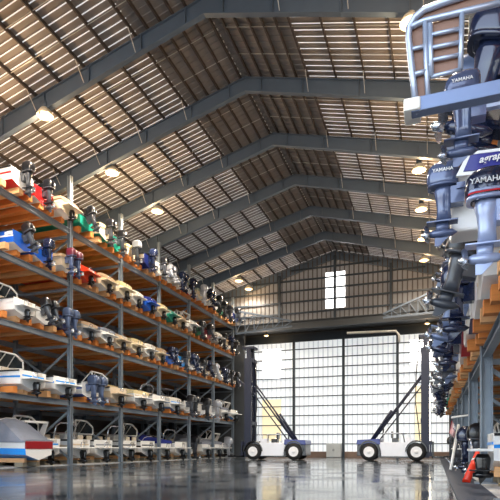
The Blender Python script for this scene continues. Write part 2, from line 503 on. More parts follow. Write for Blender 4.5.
# ================================================================== BOATS
# template materials, swapped per boat
def M_(n, c=(.8,.8,.8)): return mat(n, c, .3, 0, 0)
T_TOP, T_BOT, T_STR, T_COV, T_COWL, T_LEG = [M_(n) for n in ('t_top', 't_bottom', 't_stripe', 't_cover', 't_cowl', 't_leg')]
L_, B_, H_ = 7.2, 1.08, 1.12
def hb(t):                                    # half beam at the sheer
    return B_*(.93 + .07*math.sin(min(1, t/.4)*PI/2)) * (1 if t < .45 else max(.03, math.cos((t-.45)/.55*PI/2*.98)**.62))
def sheer(t): return H_*(1 + .16*t*t)
def keel(t): return 0 if t < .55 else (H_*.82)*((t-.55)/.45)**2.2
def section(t):
    b = hb(t); zs = sheer(t); zk = keel(t)
    ch = zk + (zs - zk)*(.28 + .2*t); cb = b*(.88 - .22*t)
    m1 = .55; z1 = ch + (zs - ch)*.45; b1 = cb + (b - cb)*.55
    return [(b, zs), (b1 + .02, z1 + .1), (b1, z1), (cb + .04, ch), (0, zk), (-cb - .04, ch), (-b1, z1), (-b1 - .02, z1 + .1), (-b, zs)]
TS = [0, .1, .2, .32, .45, .58, .7, .8, .88, .94, .98, 1.0]
def hull_mesh(cols=(0, 2, 0, 1, 1, 0, 2, 0)):
    mb = MB(); n = len(mb.v); k = 9
    for t in TS:
        for (y, z) in section(t): mb.v.append((-L_*t - (.0 if t else 0) , y, z))
    for i in range(len(TS) - 1):
        for j in range(8):
            a = n + i*k + j
            mb.face([a, a+1, a+1+k, a+k], cols[j], False)
    mb.face([n + j for j in range(k)], 0)
    # rub rail
    for s in (1, -1):
        rs = []
        for t in TS[:-1]:
            x, y, z = -L_*t, s*(hb(t) + .015), sheer(t) - .05
            rs.append([(x, y - .03, z - .04), (x, y + .03, z - .04), (x, y + .03, z + .04), (x, y - .03, z + .04)])
        mb.rings(rs, 3, True, False)
    return mb
def deck_mesh(t0=.07, t1=.5, fl=.42):
    """gunwale, foredeck and the cockpit sunk between t0 and t1"""
    mb = MB()
    tt = [t for t in TS if t > t1]
    # foredeck
    rows = []
    for t in [t1] + tt:
        b = hb(t); z = sheer(t)
        rows.append([(-L_*t, b*q, z + .12*(1 - q*q)*min(1, b)) for q in (-1, -.5, 0, .5, 1)])
    n = len(mb.v)
    for r in rows: mb.v += r
    for i in range(len(rows) - 1):
        for j in range(4):
            a = n + i*5 + j; mb.face([a, a+1, a+6, a+5], 0, True)
    # side decks and inner walls
    ts = [t0] + [t for t in TS if t0 < t < t1] + [t1]
    for s in (1, -1):
        n = len(mb.v)
        for t in ts:
            b = hb(t); z = sheer(t)
            mb.v += [(-L_*t, s*b, z), (-L_*t, s*(b - .2), z + .02), (-L_*t, s*(b - .24), fl)]
        for i in range(len(ts) - 1):
            a = n + 3*i
            mb.face([a, a+1, a+4, a+3], 0); mb.face([a+1, a+2, a+5, a+4], 1)
    b0, b1 = hb(t0), hb(t1)
    n = len(mb.v)
    mb.v += [(-L_*t0, -(b0-.24), fl), (-L_*t0, b0-.24, fl), (-L_*t1, b1-.24, fl), (-L_*t1, -(b1-.24), fl)]
    mb.face([n, n+1, n+2, n+3], 1)
    n = len(mb.v)                                                     # forward bulkhead
    mb.v += [(-L_*t1, -b1, sheer(t1)), (-L_*t1, b1, sheer(t1)), (-L_*t1, b1 - .24, fl), (-L_*t1, -(b1 - .24), fl)]
    mb.face([n, n+1, n+2, n+3], 0)
    # stern deck with motor well
    mb.box((-L_*t0, -b0 + .02, sheer(0) - .32), (-.02, b0 - .02, sheer(0)))
    return mb
def windshield_part(t, x0, parent, hgt=.42, rake=.45, fr=.025, fm=None):
    b = hb(t) - .12; z = sheer(t) + .08; x = -L_*t
    mb = MB(); n = len(mb.v)
    P = [(x + .9, -b - .02, z - .04), (x, -b*.72, z), (x - .12, 0, z + .05), (x, b*.72, z), (x + .9, b + .02, z - .04)]
    Q = [(x + .98, -b + .08, z + hgt*.5), (x + rake, -b*.62, z + hgt), (x + rake - .1, 0, z + hgt + .04), (x + rake, b*.62, z + hgt), (x + .98, b - .08, z + hgt*.5)]
    for p, q in zip(P, Q): mb.v += [p, q]
    for i in range(4):
        a = n + 2*i; mb.face([a, a+2, a+3, a+1], 0)
    o = mb.build('windshield', [GLASSD], parent, False)
    so = o.modifiers.new('s', 'SOLIDIFY'); so.thickness = .02
    f = MB().tube(Q, fr, 0, 6).tube(P, fr*.8, 0, 6)
    for p, q in zip(P, Q): f.bar(p, q, fr*1.3, fr*1.3)
    f.build('windshield_frame', fm or CHROME, o, False)
    return o
def seat_part(x, y, parent, w=.5, fl=.42):
    mb = MB().box((x - .25, y - w/2, fl), (x + .25, y + w/2, fl + .35)).box((x - .27, y - w/2, fl + .35), (x + .27, y + w/2, fl + .5)).box((x + .17, y - w/2, fl + .5), (x + .3, y + w/2, fl + 1.0))
    return mb.build('seat', VINYL, parent, False, bevel=.04)
def rail_part(parent, t0=.55, h=.4):
    ts = [t0 + (1 - t0 - .01)*i/6 for i in range(7)]
    L = [(-L_*t, hb(t)*.92, sheer(t) + h*min(1, (t - t0)*6 + .1)) for t in ts]
    R = [(x, -y, z) for x, y, z in L][::-1]
    mb = MB().tube(L + R, .025, 0, 6)
    for i in (1, 3, 5):
        t = ts[i]
        for s in (1, -1): mb.tube([(-L_*t, s*hb(t)*.92, sheer(t)), (-L_*t, s*hb(t)*.92, L[i][2])], .02, 0, 5)
    return mb.build('bow_rail', CHROME, parent, False)
def outboard(parent, y, z, s=1.0, tilt=0.0, x=0.05, text=None, twist=0, stripe=False):
    """mid section mesh with cowling, gearcase and propeller below it"""
    mb = MB()
    mb.rings([sring(.40, 0, z_, a, b, 2.6) for z_, a, b in ((.02, .22, .17), (-.1, .25, .19), (-.28, .2, .13), (-.55, .17, .085), (-.86, .19, .075))])
    mb.box((-.08, -.16, -.45), (.24, .16, -.02)).box((-.1, -.2, -.12), (.1, .2, .03))
    m = mb.build('outboard_motor', T_LEG, parent, False)
    c = MB().rings([sring(cx, 0, z_, a, b, e, 20) for z_, cx, a, b, e in
        ((.0, .41, .27, .19, 3), (.04, .42, .36, .25, 3.2), (.12, .43, .385, .27, 3.4), (.30, .43, .40, .275, 3.6), (.48, .41, .385, .255, 3.4), (.60, .37, .33, .21, 3), (.67, .33, .24, .14, 2.6), (.69, .31, .1, .06, 2.2))])
    co = c.build('cowling', T_COWL, m, False)
    band = MB().rings([sring(.42, 0, z_, .362 + a, .252 + a, 3.2, 20) for z_, a in ((.015, .012), (.05, .02), (.085, .022))])
    band.build('cowling_skirt', T_LEG, m, False)
    if stripe:
        MB().rings([sring(.425, 0, z_, .362 + a, .252 + a, 3.2, 20) for z_, a in ((.11, .026), (.14, .03))]).build('pinstripe', mat('red_stripe', srgb(226, 24, 40), .35, 0, 0), m, False)
        MB().rings([sring(.425, 0, z_, .362 + a, .252 + a, 3.2, 20) for z_, a in ((.14, .03), (.2, .032))]).build('pale_band', T_LEG, m, False)
    g = MB().box((.06, -.16, -.88), (.82, .16, -.85))
    g.rings([sring(.44, 0, z_, a, b, 2.4) for z_, a, b in ((-.86, .17, .07), (-1.1, .15, .06))])
    g.lathe([(.02, .08), (.09, .2), (.115, .42), (.1, .66), (.075, .74)], (0, 0, -1.14), 'x', 12)
    g.prism([(.25, -1.2), (.62, -1.2), (.62, -1.46), (.5, -1.46)], -.015, .015)
    g.build('gearcase', T_LEG, m, False)
    p = MB().lathe([(.07, .74), (.07, .9), (.03, .96)], (0, 0, -1.14), 'x', 10)
    for k in range(3):
        a = 2*PI*k/3
        R = Matrix.Translation((.82, 0, -1.14)) @ Matrix.Rotation(a, 4, 'X') @ Matrix.Rotation(.5, 4, 'Z')
        n = len(p.v)
        pts = [(-.06, -.015, .05), (.06, .015, .05), (.11, .03, .17), (.05, .02, .24), (-.05, -.02, .24), (-.1, -.03, .16)]
        p.v += [tuple(R @ Vector(q)) for q in pts]
        p.face(list(range(n, n + 6)))
    po = p.build('propeller', CHROME, m, False)
    if text:
        for sd in (-1, 1):
            o = bpy.data.objects.new('lettering', text_mesh('YAMAHA', text)); o.data.materials.append(GEL)
            o.parent = m; o.location = (.43, sd*.283, .34 if stripe else .37); o.rotation_euler = (PI/2, 0, 0 if sd < 0 else PI)
    m.location = (x, y, z); m.scale = (s, s, s); m.rotation_euler = (0, -tilt, twist)
    return m
def sterndrive(parent):
    mb = MB().rings([sring(.22, 0, z_, a, .1, 2.6) for z_, a in ((.5, .16), (.35, .24), (.1, .2), (-.12, .18))])
    mb.lathe([(.03, -.15), (.09, .0), (.1, .3), (.06, .5)], (0, 0, -.14), 'x', 10)
    mb.prism([(.1, -.2), (.35, -.2), (.3, -.45)], -.015, .015)
    mb.box((0, -.14, -.02), (.6, .14, .02))
    o = mb.build('sterndrive', BLACK, parent, False)
    MB().box((.0, -.85, .58), (.62, .85, .66)).build('swim_platform', T_TOP, parent, False, bevel=.03)
    MB().box((-.01, -.8, .78), (.03, .8, .86)).build('transom_stripe', T_STR, parent, False)
    MB().box((-.01, .28, .9), (.035, .68, 1.08)).build('transom_door', INNER, parent, False)
    MB().tube([(.5, -.62, .66), (.56, -.62, .95), (.56, -.3, .95), (.5, -.3, .66)], .025, 0, 6).build('boarding_ladder', CHROME, parent, False)
def base(name, cols=(0, 2, 0, 1, 1, 0, 2, 0)):
    t = empty(name, link=False)
    hull_mesh(cols).build('hull', [T_TOP, T_BOT, T_STR, RUBBER], t, False)
    return t
def t_bowrider(ne=1, arch=False):
    t = base('bowrider_boat')
    deck_mesh(.09, .52).build('deck', [GEL, INNER], t, False)
    windshield_part(.47, 0, t); seat_part(-2.3, .45, t); seat_part(-2.3, -.45, t)
    MB().box((-1.15, -.8, .42), (-.7, .8, .95)).build('stern_bench', VINYL, t, False, bevel=.05)
    rail_part(t, .6, .18)
    if arch:
        MB().tube([(-1.2, .95, 1.1), (-1.0, .93, 1.9), (-1.0, .6, 2.1), (-1.0, -.6, 2.1), (-1.0, -.93, 1.9), (-1.2, -.95, 1.1)], .05).build('wakeboard_tower', CHROME, t, False)
    return t
def t_console():
    t = base('center_console_boat')
    deck_mesh(.09, .7).build('deck', [GEL, INNER], t, False)
    MB().prism([(-3.7, .42), (-2.9, .42), (-2.95, 1.45), (-3.3, 1.55), (-3.6, 1.1)], -.42, .42).build('console', GEL, t, False, bevel=.04)
    mb = MB()
    for x, y in ((-3.6, .5), (-3.6, -.5), (-2.4, .5), (-2.4, -.5)): mb.tube([(x, y, .42), (x + .12, y*1.1, 2.35)], .03, 0, 6)
    mb.build('top_frame', CHROME, t, False)
    MB().box((-3.8, -.85, 2.35), (-1.9, .85, 2.43)).build('top_canopy', T_COV, t, False, bevel=.03)
    seat_part(-2.1, 0, t, .9)
    rail_part(t, .62, .25)
    return t
def t_cruiser(arch=True):
    t = base('cuddy_cruiser')
    deck_mesh(.09, .34).build('deck', [GEL, INNER], t, False)
    rs = []
    for x, b, z in ((-2.3, .9, 1.62), (-3.6, .8, 1.66), (-5.0, .62, 1.56), (-5.9, .35, 1.38), (-6.3, .15, 1.28)):
        rs.append([(x, -b - .08, 1.16), (x, -b, z - .12), (x, -b*.55, z), (x, b*.55, z), (x, b, z - .12), (x, b + .08, 1.16)])
    MB().rings(rs, 0, True, False, True).build('cabin_trunk', GEL, t, False, bevel=.02)
    w = MB()
    for s in (-1, 1): w.box((-3.6, s*.86 - .03, 1.36), (-2.8, s*.86 + .03, 1.5))
    w.build('cabin_port', BLACK, t, False)
    ws = windshield_part(.34, 0, t, .8, .7, .065, GEL); ws.location = (0, 0, .34)
    if arch: MB().rings([[(x, s*1.0*q, z) for (x, z, q) in ((-1.7, 1.12, 1), (-1.2, 1.12, 1), (-.75, 2.0, .9), (-1.05, 2.0, .9))] for s in (1, .93)], 0, True, False).rings([[(x, s*1.0*q, z) for (x, z, q) in ((-1.7, 1.12, 1), (-1.2, 1.12, 1), (-.75, 2.0, .9), (-1.05, 2.0, .9))] for s in (-1, -.93)], 0, True, False).box((-1.05, -.9, 1.98), (-.75, .9, 2.1)).build('radar_arch', GEL, t, False)
    seat_part(-1.7, .45, t); seat_part(-1.7, -.45, t)
    rail_part(t, .55, .42)
    sterndrive(t)
    return t
def t_covered(peak=.75):
    t = base('covered_boat')
    rs = []
    for tt, h in ((.0, .1), (.06, .22), (.2, .45), (.4, 1.0), (.5, 1.0), (.62, .7), (.8, .3), (.95, .12), (1.0, .05)):
        b = hb(tt) + .05; z = sheer(tt); p = h*peak
        x = -L_*tt + .04
        rs.append([(x, -b, z - .16), (x, -b, z + .02), (x, -b*.72, z + p*.62 + .03), (x, -b*.3, z + p*.95 + .04), (x, b*.3, z + p*.95 + .04), (x, b*.72, z + p*.62 + .03), (x, b, z + .02), (x, b, z - .16)])
    MB().rings(rs, 0, True, False, True).build('canvas_cover', T_COV, t, False)
    cv = t.children[-1]
    for i in (2, 4, 6):
        MB().tube([(p[0], p[1]*1.005, p[2] + .012) for p in rs[i][1:7]], .018, 0, 5).build('cover_seam', mat('pale_seam_tape', srgb(225, 225, 220), .6, 0, 0), cv, False)
    return t
def t_tent():
    t = base('covered_boat', (0, 0, 2, 2, 2, 2, 0, 0))
    rs = []
    for tt, h in ((.0, .04), (.03, .1), (.2, 1.15), (.26, 1.3), (.5, 1.3), (.7, .8), (.9, .3), (1.0, .05)):
        b = hb(tt) + .05; z = sheer(tt); x = -L_*tt + .04
        rs.append([(x, -b, z - .1), (x, -b, z + .02), (x, -b*.78, z + h*.85 + .03), (x, -b*.3, z + h + .04), (x, b*.3, z + h + .04), (x, b*.78, z + h*.85 + .03), (x, b, z + .02), (x, b, z - .1)])
    cv = MB().rings(rs, 0, True, False, True).build('canvas_cover', T_COV, t, False)
    for i in (3, 4):
        MB().tube([(p[0], p[1]*1.005, p[2] + .012) for p in rs[i][1:7]], .02, 0, 5).build('cover_seam', mat('pale_seam_tape', srgb(225, 225, 220), .6, 0, 0), cv, False)
    for sd in (1,):
        MB().box((-.02, -.98, .66), (.05, .98, 1.1)).build('tail_panel', mat('tail_red', srgb(150, 18, 28), .3, 0, .1), t, False, bevel=.02)
    return t
def t_skiff():
    t = base('open_skiff')
    deck_mesh(.09, .8, .34).build('deck', [INNER, INNER], t, False)
    for x in (-1.8, -3.4): MB().box((x - .18, -.85, .62), (x + .18, .85, .72)).build('bench', T_STR, t, False)
    return t

def C(n, r, g, b, rough=.28): return mat('paint_' + n, srgb(r, g, b), rough, 0, .05, 2, .5, .25)
WHITE = C('white', 240, 240, 238); CREAM = C('cream', 240, 226, 196); TEAL = C('teal', 30, 150, 128); RED = C('red', 206, 30, 34)
ORANGE = C('orange', 226, 66, 24); BLUE = C('blue', 30, 96, 205); NAVY = C('navy', 22, 34, 92); SKY = C('sky', 40, 150, 240); BEIGE = C('beige', 214, 196, 168)
GREY = C('grey', 150, 154, 160); DGREY = C('charcoal', 58, 62, 70); GREEN = C('green', 24, 110, 76); MAROON = C('maroon', 120, 26, 40); BLK = C('black', 18, 19, 24)
SLATE = mat('slate_blue_cowl', srgb(82, 95, 128), .18, .2, .06, 3, .6, .5); MID = mat('midnight_blue_cowl', srgb(28, 38, 66), .16, .15, .06, 3, .6, .6)
SILVER = mat('silver_cowl', srgb(186, 190, 200), .3, .4, .05); LEGB = mat('pale_blue_leg', srgb(166, 180, 214), .28, .3, .06, 3, .5, .4); WINE = C('wine', 96, 34, 52)
def canvas(n, r, g, b): return mat('canvas_' + n, srgb(r, g, b), .85, 0, .12, 5)
CV = {'grey': canvas('grey', 128, 134, 148), 'cream': canvas('cream', 226, 208, 160), 'tan': canvas('tan', 188, 160, 128), 'white': canvas('white', 226, 222, 212), 'black': canvas('black', 32, 32, 36),
      'blue': canvas('blue', 24, 40, 130), 'sage': canvas('sage', 176, 190, 178), 'teal': canvas('teal', 26, 120, 108)}
COLN = {'white': WHITE, 'cream': CREAM, 'teal': TEAL, 'red': RED, 'orange': ORANGE, 'blue': BLUE, 'navy': NAVY, 'sky blue': SKY, 'beige': BEIGE, 'grey': GREY, 'charcoal': DGREY, 'green': GREEN, 'maroon': MAROON, 'black': BLK}
ENG = {'black': (BLK, DGREY), 'slate blue': (mat('steel_blue_cowl', srgb(70, 84, 112), .22, .2, .06), mat('steel_blue_leg', srgb(98, 112, 142), .28, .3, .06)), 'navy': (MID, MID), 'silver': (SILVER, SILVER), 'white': (WHITE, SILVER), 'wine red': (WINE, SLATE), 'grey': (GREY, DGREY)}
TPL = {}
def template(kind, ne, tilt, txt=False):
    key = (kind, ne, tilt, txt)
    if key not in TPL:
        t = {'bowrider': t_bowrider, 'tower': lambda: t_bowrider(1, True), 'console': t_console, 'cruiser': t_cruiser, 'sport': lambda: t_cruiser(False), 'covered': t_covered, 'tent': t_tent, 'skiff': t_skiff}[kind]()
        if ne == 1: outboard(t, 0, 1.0, 1.08, tilt)
        elif ne == 2:
            for y in (-.4, .4): outboard(t, y, 1.0, 1.02, tilt)
        elif ne == 0 and kind not in ('cruiser', 'sport', 'tent'): sterndrive(t)
        TPL[key] = t
    return TPL[key]
KN = {'bowrider': 'bowrider', 'tower': 'tower bowrider', 'console': 'centre console', 'cruiser': 'arched cruiser', 'sport': 'cuddy cruiser', 'covered': 'covered boat', 'tent': 'boat', 'skiff': 'open skiff'}
def boat(kind, hull, bottom, stripe, cover, eng, ne, loc, rz, s, where, group, tilt=0.0, sz=1.0):
    t = copy_tree(template(kind, ne, tilt), None, {
        't_top': COLN[hull], 't_bottom': COLN[bottom], 't_stripe': COLN[stripe], 't_cover': CV.get(cover, CV['grey']),
        't_cowl': ENG[eng][0], 't_leg': ENG[eng][1]})
    t.location = loc; t.rotation_euler = (0, 0, rz); t.scale = (s, s, s*sz)
    h = {'sky blue': 'azure'}.get(hull, hull)
    if kind == 'tent': a = 'blue bottomed boat under tall %s canvas' % cover
    elif kind == 'covered': a = '%s hull under %s canvas' % (h, cover)
    else: a = '%s %s' % (h, KN[kind])
    e = ['', ' with %s outboard' % eng, ' with twin %s outboards' % eng][ne]
    lab = a + e + ', ' + where
    if len(lab.replace('-', ' ').split()) > 16: lab = lab.replace(' hull under', ' boat,').replace('outboards', 'motors').replace(' tier across', ' across')
    tag(t, lab, 'boat', group)
    if len(lab.split()) > 16: print('LONG', lab)
    return t

BUNKTOP = BEAMH/2 + .05 + BUNKH
def rest(s): return -.16*s        # the V bottom settles between its two bunks
# far rack, hand picked by tier: (bay, place): spec
#  spec = kind, hull, bottom, stripe, cover, engine, n engines
FAR = {
 4: {(0,0): ('bowrider','white','red','red','grey','black',1), (0,1): ('bowrider','red','white','white','grey','black',1), (0,2): ('covered','cream','white','beige','tan','black',0),
     (1,0): ('covered','teal','teal','teal','black','black',1), (1,1): ('covered','cream','teal','teal','cream','black',1), (1,2): ('skiff','teal','teal','white','grey','black',1),
     (2,0): ('covered','beige','beige','white','cream','grey',1), (2,1): ('skiff','navy','navy','white','grey','navy',1), (2,2): ('skiff','white','white','beige','white','black',1),
     (3,0): ('bowrider','white','white','beige','grey','silver',2), (3,1): ('covered','white','white','white','white','navy',2), (3,2): ('covered','white','red','white','sage','navy',1),
     (4,0): ('covered','cream','white','white','sage','silver',1), (4,1): ('covered','white','white','white','sage','navy',2), (4,2): ('bowrider','white','navy','navy','grey','black',1),
     (5,0): ('skiff','green','green','white','grey','black',1), (5,1): ('bowrider','charcoal','black','white','grey','black',1), (5,2): ('skiff','navy','black','white','grey','black',1)},
 3: {(0,0): ('bowrider','blue','white','white','grey','black',1), (0,1): ('bowrider','blue','white','sky blue','grey','navy',1), (0,2): ('covered','beige','white','beige','tan','wine red',2),
     (1,0): ('bowrider','orange','orange','orange','grey','black',0), (1,1): ('covered','beige','white','beige','tan','black',0), (1,2): ('covered','cream','white','white','cream','black',0),
     (2,0): ('covered','white','white','beige','white','black',0), (2,1): ('covered','blue','blue','navy','blue','black',0), (2,2): ('covered','cream','white','beige','cream','black',0),
     (3,0): ('bowrider','teal','teal','white','grey','black',0), (3,1): ('covered','beige','white','beige','tan','black',0), (3,2): ('cruiser','white','white','beige','grey','black',0),
     (4,0): ('skiff','green','green','white','grey','black',1), (4,1): ('bowrider','maroon','maroon','white','grey','black',1), (4,2): ('covered','white','white','beige','white','black',0),
     (5,0): ('bowrider','white','white','beige','grey','black',1), (5,1): ('covered','beige','white','white','tan','navy',1), (5,2): ('skiff','beige','beige','white','grey','black',1)},
 2: {(0,0): ('sport','white','white','white','grey','silver',0), (0,1): ('bowrider','white','white','beige','grey','black',2), (0,2): ('bowrider','navy','navy','blue','grey','slate blue',2),
     (1,0): ('covered','grey','white','beige','tan','navy',0), (1,1): ('covered','white','beige','white','grey','black',0), (1,2): ('bowrider','beige','white','beige','grey','black',0),
     (2,0): ('covered','cream','white','beige','cream','black',0), (2,1): ('covered','white','white','white','white','grey',0), (2,2): ('covered','beige','white','beige','tan','black',0),
     (3,0): ('bowrider','blue','blue','blue','grey','navy',2), (3,1): ('bowrider','sky blue','white','white','grey','black',1), (3,2): ('covered','white','white','beige','cream','navy',2),
     (4,0): ('bowrider','white','white','beige','grey','black',1), (4,1): ('covered','beige','white','white','cream','navy',1), (4,2): ('bowrider','white','white','white','grey','silver',1),
     (5,0): ('covered','cream','white','white','cream','navy',2), (5,1): ('bowrider','white','white','beige','grey','black',1), (5,2): ('skiff','beige','white','white','grey','black',1)},
 1: {(0,0): ('sport','white','white','sky blue','grey','black',0), (0,1): ('bowrider','white','white','sky blue','grey','black',0), (1,0): ('bowrider','white','blue','blue','grey','slate blue',2), (1,1): ('sport','beige','white','beige','grey','slate blue',0),
     (2,0): ('covered','white','white','beige','cream','black',0), (2,1): ('tower','white','white','white','grey','black',0), (3,0): ('covered','white','sky blue','sky blue','white','black',0), (3,1): ('console','white','white','beige','grey','black',2),
     (4,0): ('tower','white','white','black','grey','black',1), (4,1): ('bowrider','white','white','beige','grey','silver',1), (5,0): ('covered','white','white','white','grey','black',0), (5,1): ('cruiser','white','sky blue','white','grey','black',0)},
 0: {(0,0): ('tent','white','sky blue','sky blue','grey','black',0), (0,1): ('cruiser','white','white','sky blue','grey','black',0), (1,0): ('tower','white','white','beige','grey','black',0), (1,1): ('sport','white','white','grey','grey','slate blue',0),
     (2,0): ('tower','white','black','black','grey','black',0), (2,1): ('sport','white','black','black','grey','black',0), (3,0): ('covered','white','white','white','blue','black',0), (3,1): ('tower','white','white','white','grey','black',0),
     (4,0): ('bowrider','white','white','white','grey','black',1), (4,1): ('covered','white','white','white','grey','black',0), (5,0): ('covered','white','white','white','grey','black',0), (5,1): ('cruiser','white','white','white','grey','silver',1)},
}
PLACE3 = ['near', 'middle', 'far']; PLACE2 = ['near', 'far']
rnd = random.Random(3)
SUP = mat('cradle_block', srgb(150, 140, 120), .8, 0, .2, 3)
for l, d in FAR.items():
    sl = slots(l)
    for (bay, i), sp in d.items():
        y = 26.9 + 7*bay + sl[i]
        if l == 0 and (bay, i) == (0, 0): y = 29.2
        big = l < 2
        s = (1.36 if l == 0 else 1.28) if big else 1.02 * (1 - .05*rnd.random())
        xs = -26.3 + rnd.uniform(-.25, .25)
        if l == 0: xs = -27.6 + rnd.uniform(-.3, .3)
        if (l, bay, i) == (0, 0, 0): xs = -26.2
        if sp[6] == 0: xs += .35
        z = LEV[l] + BUNKTOP + rest(s) if l else .5
        where = '%s across aisle, %s bay, %s' % (TIER[l], nth[bay], (PLACE2 if big else PLACE3)[i])
        boat(*sp, (xs, y, z), rnd.uniform(-.02, .02), s, where, 'boats stored across the aisle', tilt=.0 if l < 2 else (.35 if rnd.random() < .3 else 0), sz=(1.02, .9, 1.0, 1.0, 1.05)[l] if (l, bay, i) != (0, 0, 0) else .88)
        if l == 0:
            c = tag(empty('boat_cradle', (xs - 4, y, 0)), 'low timber cradle under the %s floor level boat, %s bay across aisle' % ('near' if i == 0 else 'far', nth[bay]), 'cradle', 'cradles across the aisle')
            for q in (-.62, .62):
                MB().box((-3.6, q - .12, .35), (3.4, q + .12, .65)).build('runner', WOOD2, c)
                for x in (-3, 0, 3): MB().box((x - .35, q - .2, .06), (x + .35, q + .2, .35)).build('block', SUP, c)

# near rack (sterns towards the aisle, i.e. towards -X): boats turned round
def near(l, y, sp, dx=0, s=1.1, where='', tilt=0.0, dz=0):
    z = (LEV[l] + BUNKTOP + rest(s) if l else .6) + dz
    return boat(*sp, (1.15 + dx, y, z), PI, s, where, 'boats stored beside the curb', tilt)
specs = [('bowrider','white','white','navy','grey','navy',2), ('console','white','navy','white','grey','slate blue',1), ('bowrider','white','white','red','grey','black',1), ('covered','maroon','red','maroon','grey','navy',1),
         ('bowrider','white','green','teal','grey','navy',2), ('covered','white','white','white','white','black',1), ('console','white','white','beige','cream','navy',1), ('bowrider','red','white','white','grey','black',1), ('bowrider','teal','teal','white','grey','navy',1)]
k = 0
for bay in range(2, 9):
    for i, c in enumerate(slotsR(1)):
        sp = specs[(k*4 + bay) % len(specs)] if (bay, i) != (3, 1) else specs[3]; k += 1
        near(1, 7*bay + c, sp, rnd.uniform(-.1, .12), 1.05, 'second tier beside curb, %s bay, %s' % (nth[bay], PLACE3[i]), rnd.choice([0, 0, .3]))
for bay in range(1, 7):
    for i, c in enumerate(slotsR(2)):
        if bay == 1: continue
        sp = specs[(k*5 + 2*bay) % len(specs)]; k += 1
        near(2, 7*bay + c, sp, rnd.uniform(.05, .3), 1.0, 'third tier beside curb, %s bay, %s' % (nth[bay], PLACE3[i]), rnd.choice([0, 0, .3]))
for bay in range(3, 6):
    for i, c in enumerate(slotsR(3)):
        sp = specs[(k*2 + bay) % len(specs)]; k += 1
        near(3, 7*bay + c, sp, .6, 1.0, 'fourth tier beside curb, %s bay, %s' % (nth[bay], PLACE3[i]))
near(0, 19.1, ('cruiser','white','white','sky blue','grey','black',0), .6, 1.1, 'floor level beside curb, third bay, near the red pole')
cr = None
for bay in [2, 3, 4, 5, 6, 7]:
    for i, c in enumerate((1.9, 5.1)):
        if bay == 2 and i == 0: continue
        sp = [('cruiser','white','navy','white','grey','black',0), ('bowrider','white','white','beige','grey','black',1), ('bowrider','white','navy','red','grey','navy',1), ('covered','grey','navy','white','grey','black',0)][((bay - 3)*2 + i) % 4]
        if bay > 2: near(0, 7*bay + c, sp, .95 if bay > 3 else 1.25, 1.1, 'floor level beside curb, %s bay, %s' % (nth[bay], PLACE2[i]))
        cr = tag(empty('boat_cradle', (5, 7*bay + c, 0)), 'low timber cradle under the %s floor level boat, %s bay beside curb' % (('near', 'far')[i], nth[bay]), 'cradle', 'cradles beside the curb')
        for q in (-.62, .62):
            MB().box((-3.2, q - .12, .42), (3.2, q + .12, .75)).build('runner', WOOD2, cr)
            for x in (-2.6, 0, 2.6): MB().box((x - .35, q - .2, .05), (x + .35, q + .2, .42)).build('block', SUP, cr)

# ---- the close boats whose outboards hang over the camera
def special(name, kind, label, loc, s, ov, engines, hullcol=('white','white','white')):
    t = {'console': t_console, 'bowrider': t_bowrider, 'covered': t_covered}[kind]()
    t.name = name
    for e in engines: outboard(t, **e)
    ovr = {'t_top': COLN[hullcol[0]], 't_bottom': COLN[hullcol[1]], 't_stripe': COLN[hullcol[2]], 't_cover': CV['grey']}; ovr.update(ov)
    c = copy_tree(t, None, ovr); c.location = loc; c.rotation_euler = (0, 0, PI); c.scale = (s, s, s)
    tag(c, label, 'boat', 'boats stored beside the curb')
    return c
ZB = LEV[1] + BUNKTOP
def engine_on(px, py, Y, loc, s, es):
    """local mount point so that the cowling middle stands at this point of the place"""
    p = at(px, py, Y)
    lx, ly, lz = -(p.x - loc[0])/s, -(p.y - loc[1])/s, (p.z - loc[2])/s
    return dict(x=lx - .42*es, y=ly, z=lz - .34*es, s=es)
# A: third tier boat whose twin dark outboards hang into the top corner
locA = (1.9, 12.0, LEV[2] + BUNKTOP - .18)
cA = special('bowrider_boat', 'bowrider', 'white boat high above the pontoon, with two glossy midnight blue outboards', locA, 1.1, {'t_cowl': MID, 't_leg': MID},
        [dict(engine_on(492, 34, 11.3, locA, 1.1, 1.25), tilt=.3), dict(engine_on(502, 62, 12.3, locA, 1.1, 1.25), tilt=.3)])
# C: big outboard with the red stripe
locC = (1.9, 10.35, ZB - .1)
cC = special('bowrider_boat', 'bowrider', 'white boat with big pale blue red-striped outboard nearest the edge of view', locC, .8, {'t_cowl': MID, 't_leg': LEGB},
        [dict(engine_on(486, 186, 9.9, locC, .8, 1.06), tilt=0, text=.15, stripe=True)])
# D: white hull with navy name band and slate outboard on a white bracket
locD = (1.0, 12.5, ZB + .2)
cD = special('center_console_boat', 'bowrider', 'white boat with navy lettered side and slate outboard on white bracket', locD, 1.15, {'t_cowl': SLATE, 't_leg': SLATE},
        [dict(engine_on(443, 176, 11.9, locD, 1.15, .72), tilt=0, text=.12)], ('white', 'white', 'white'))
def add_part(root, mb, name, mats, bevel=0):
    """mb is in world coordinates; move it into the root's frame"""
    bpy.context.view_layer.update()
    o = mb.build(name, mats, None, True, bevel)
    o.data.transform(root.matrix_world.inverted()); o.parent = root
    return o
bpy.context.view_layer.update()
def quad_panel(pts, Y, th, m=0):
    P = [at(px, py, Y) for px, py in pts]
    return MB().prism([(p.x, p.z) for p in P], Y, Y + th, m)
bk = add_part(cD, MB().box((.32, 12.15, ZB + .55), (1.1, 12.9, ZB + 1.75)), 'motor_bracket', WHITE, .05)
for cc, px, py, yy, xs_ in ((cA, 492, 34, 11.3, 2.0), (cA, 502, 62, 12.3, 2.0), (cC, 486, 186, 9.9, 2.0)):
    p = at(px, py, yy)
    add_part(cc, MB().box((p.x + .3, yy - .16, p.z - .85), (xs_, yy + .16, p.z - .32)), 'motor_bracket', WHITE, .03)
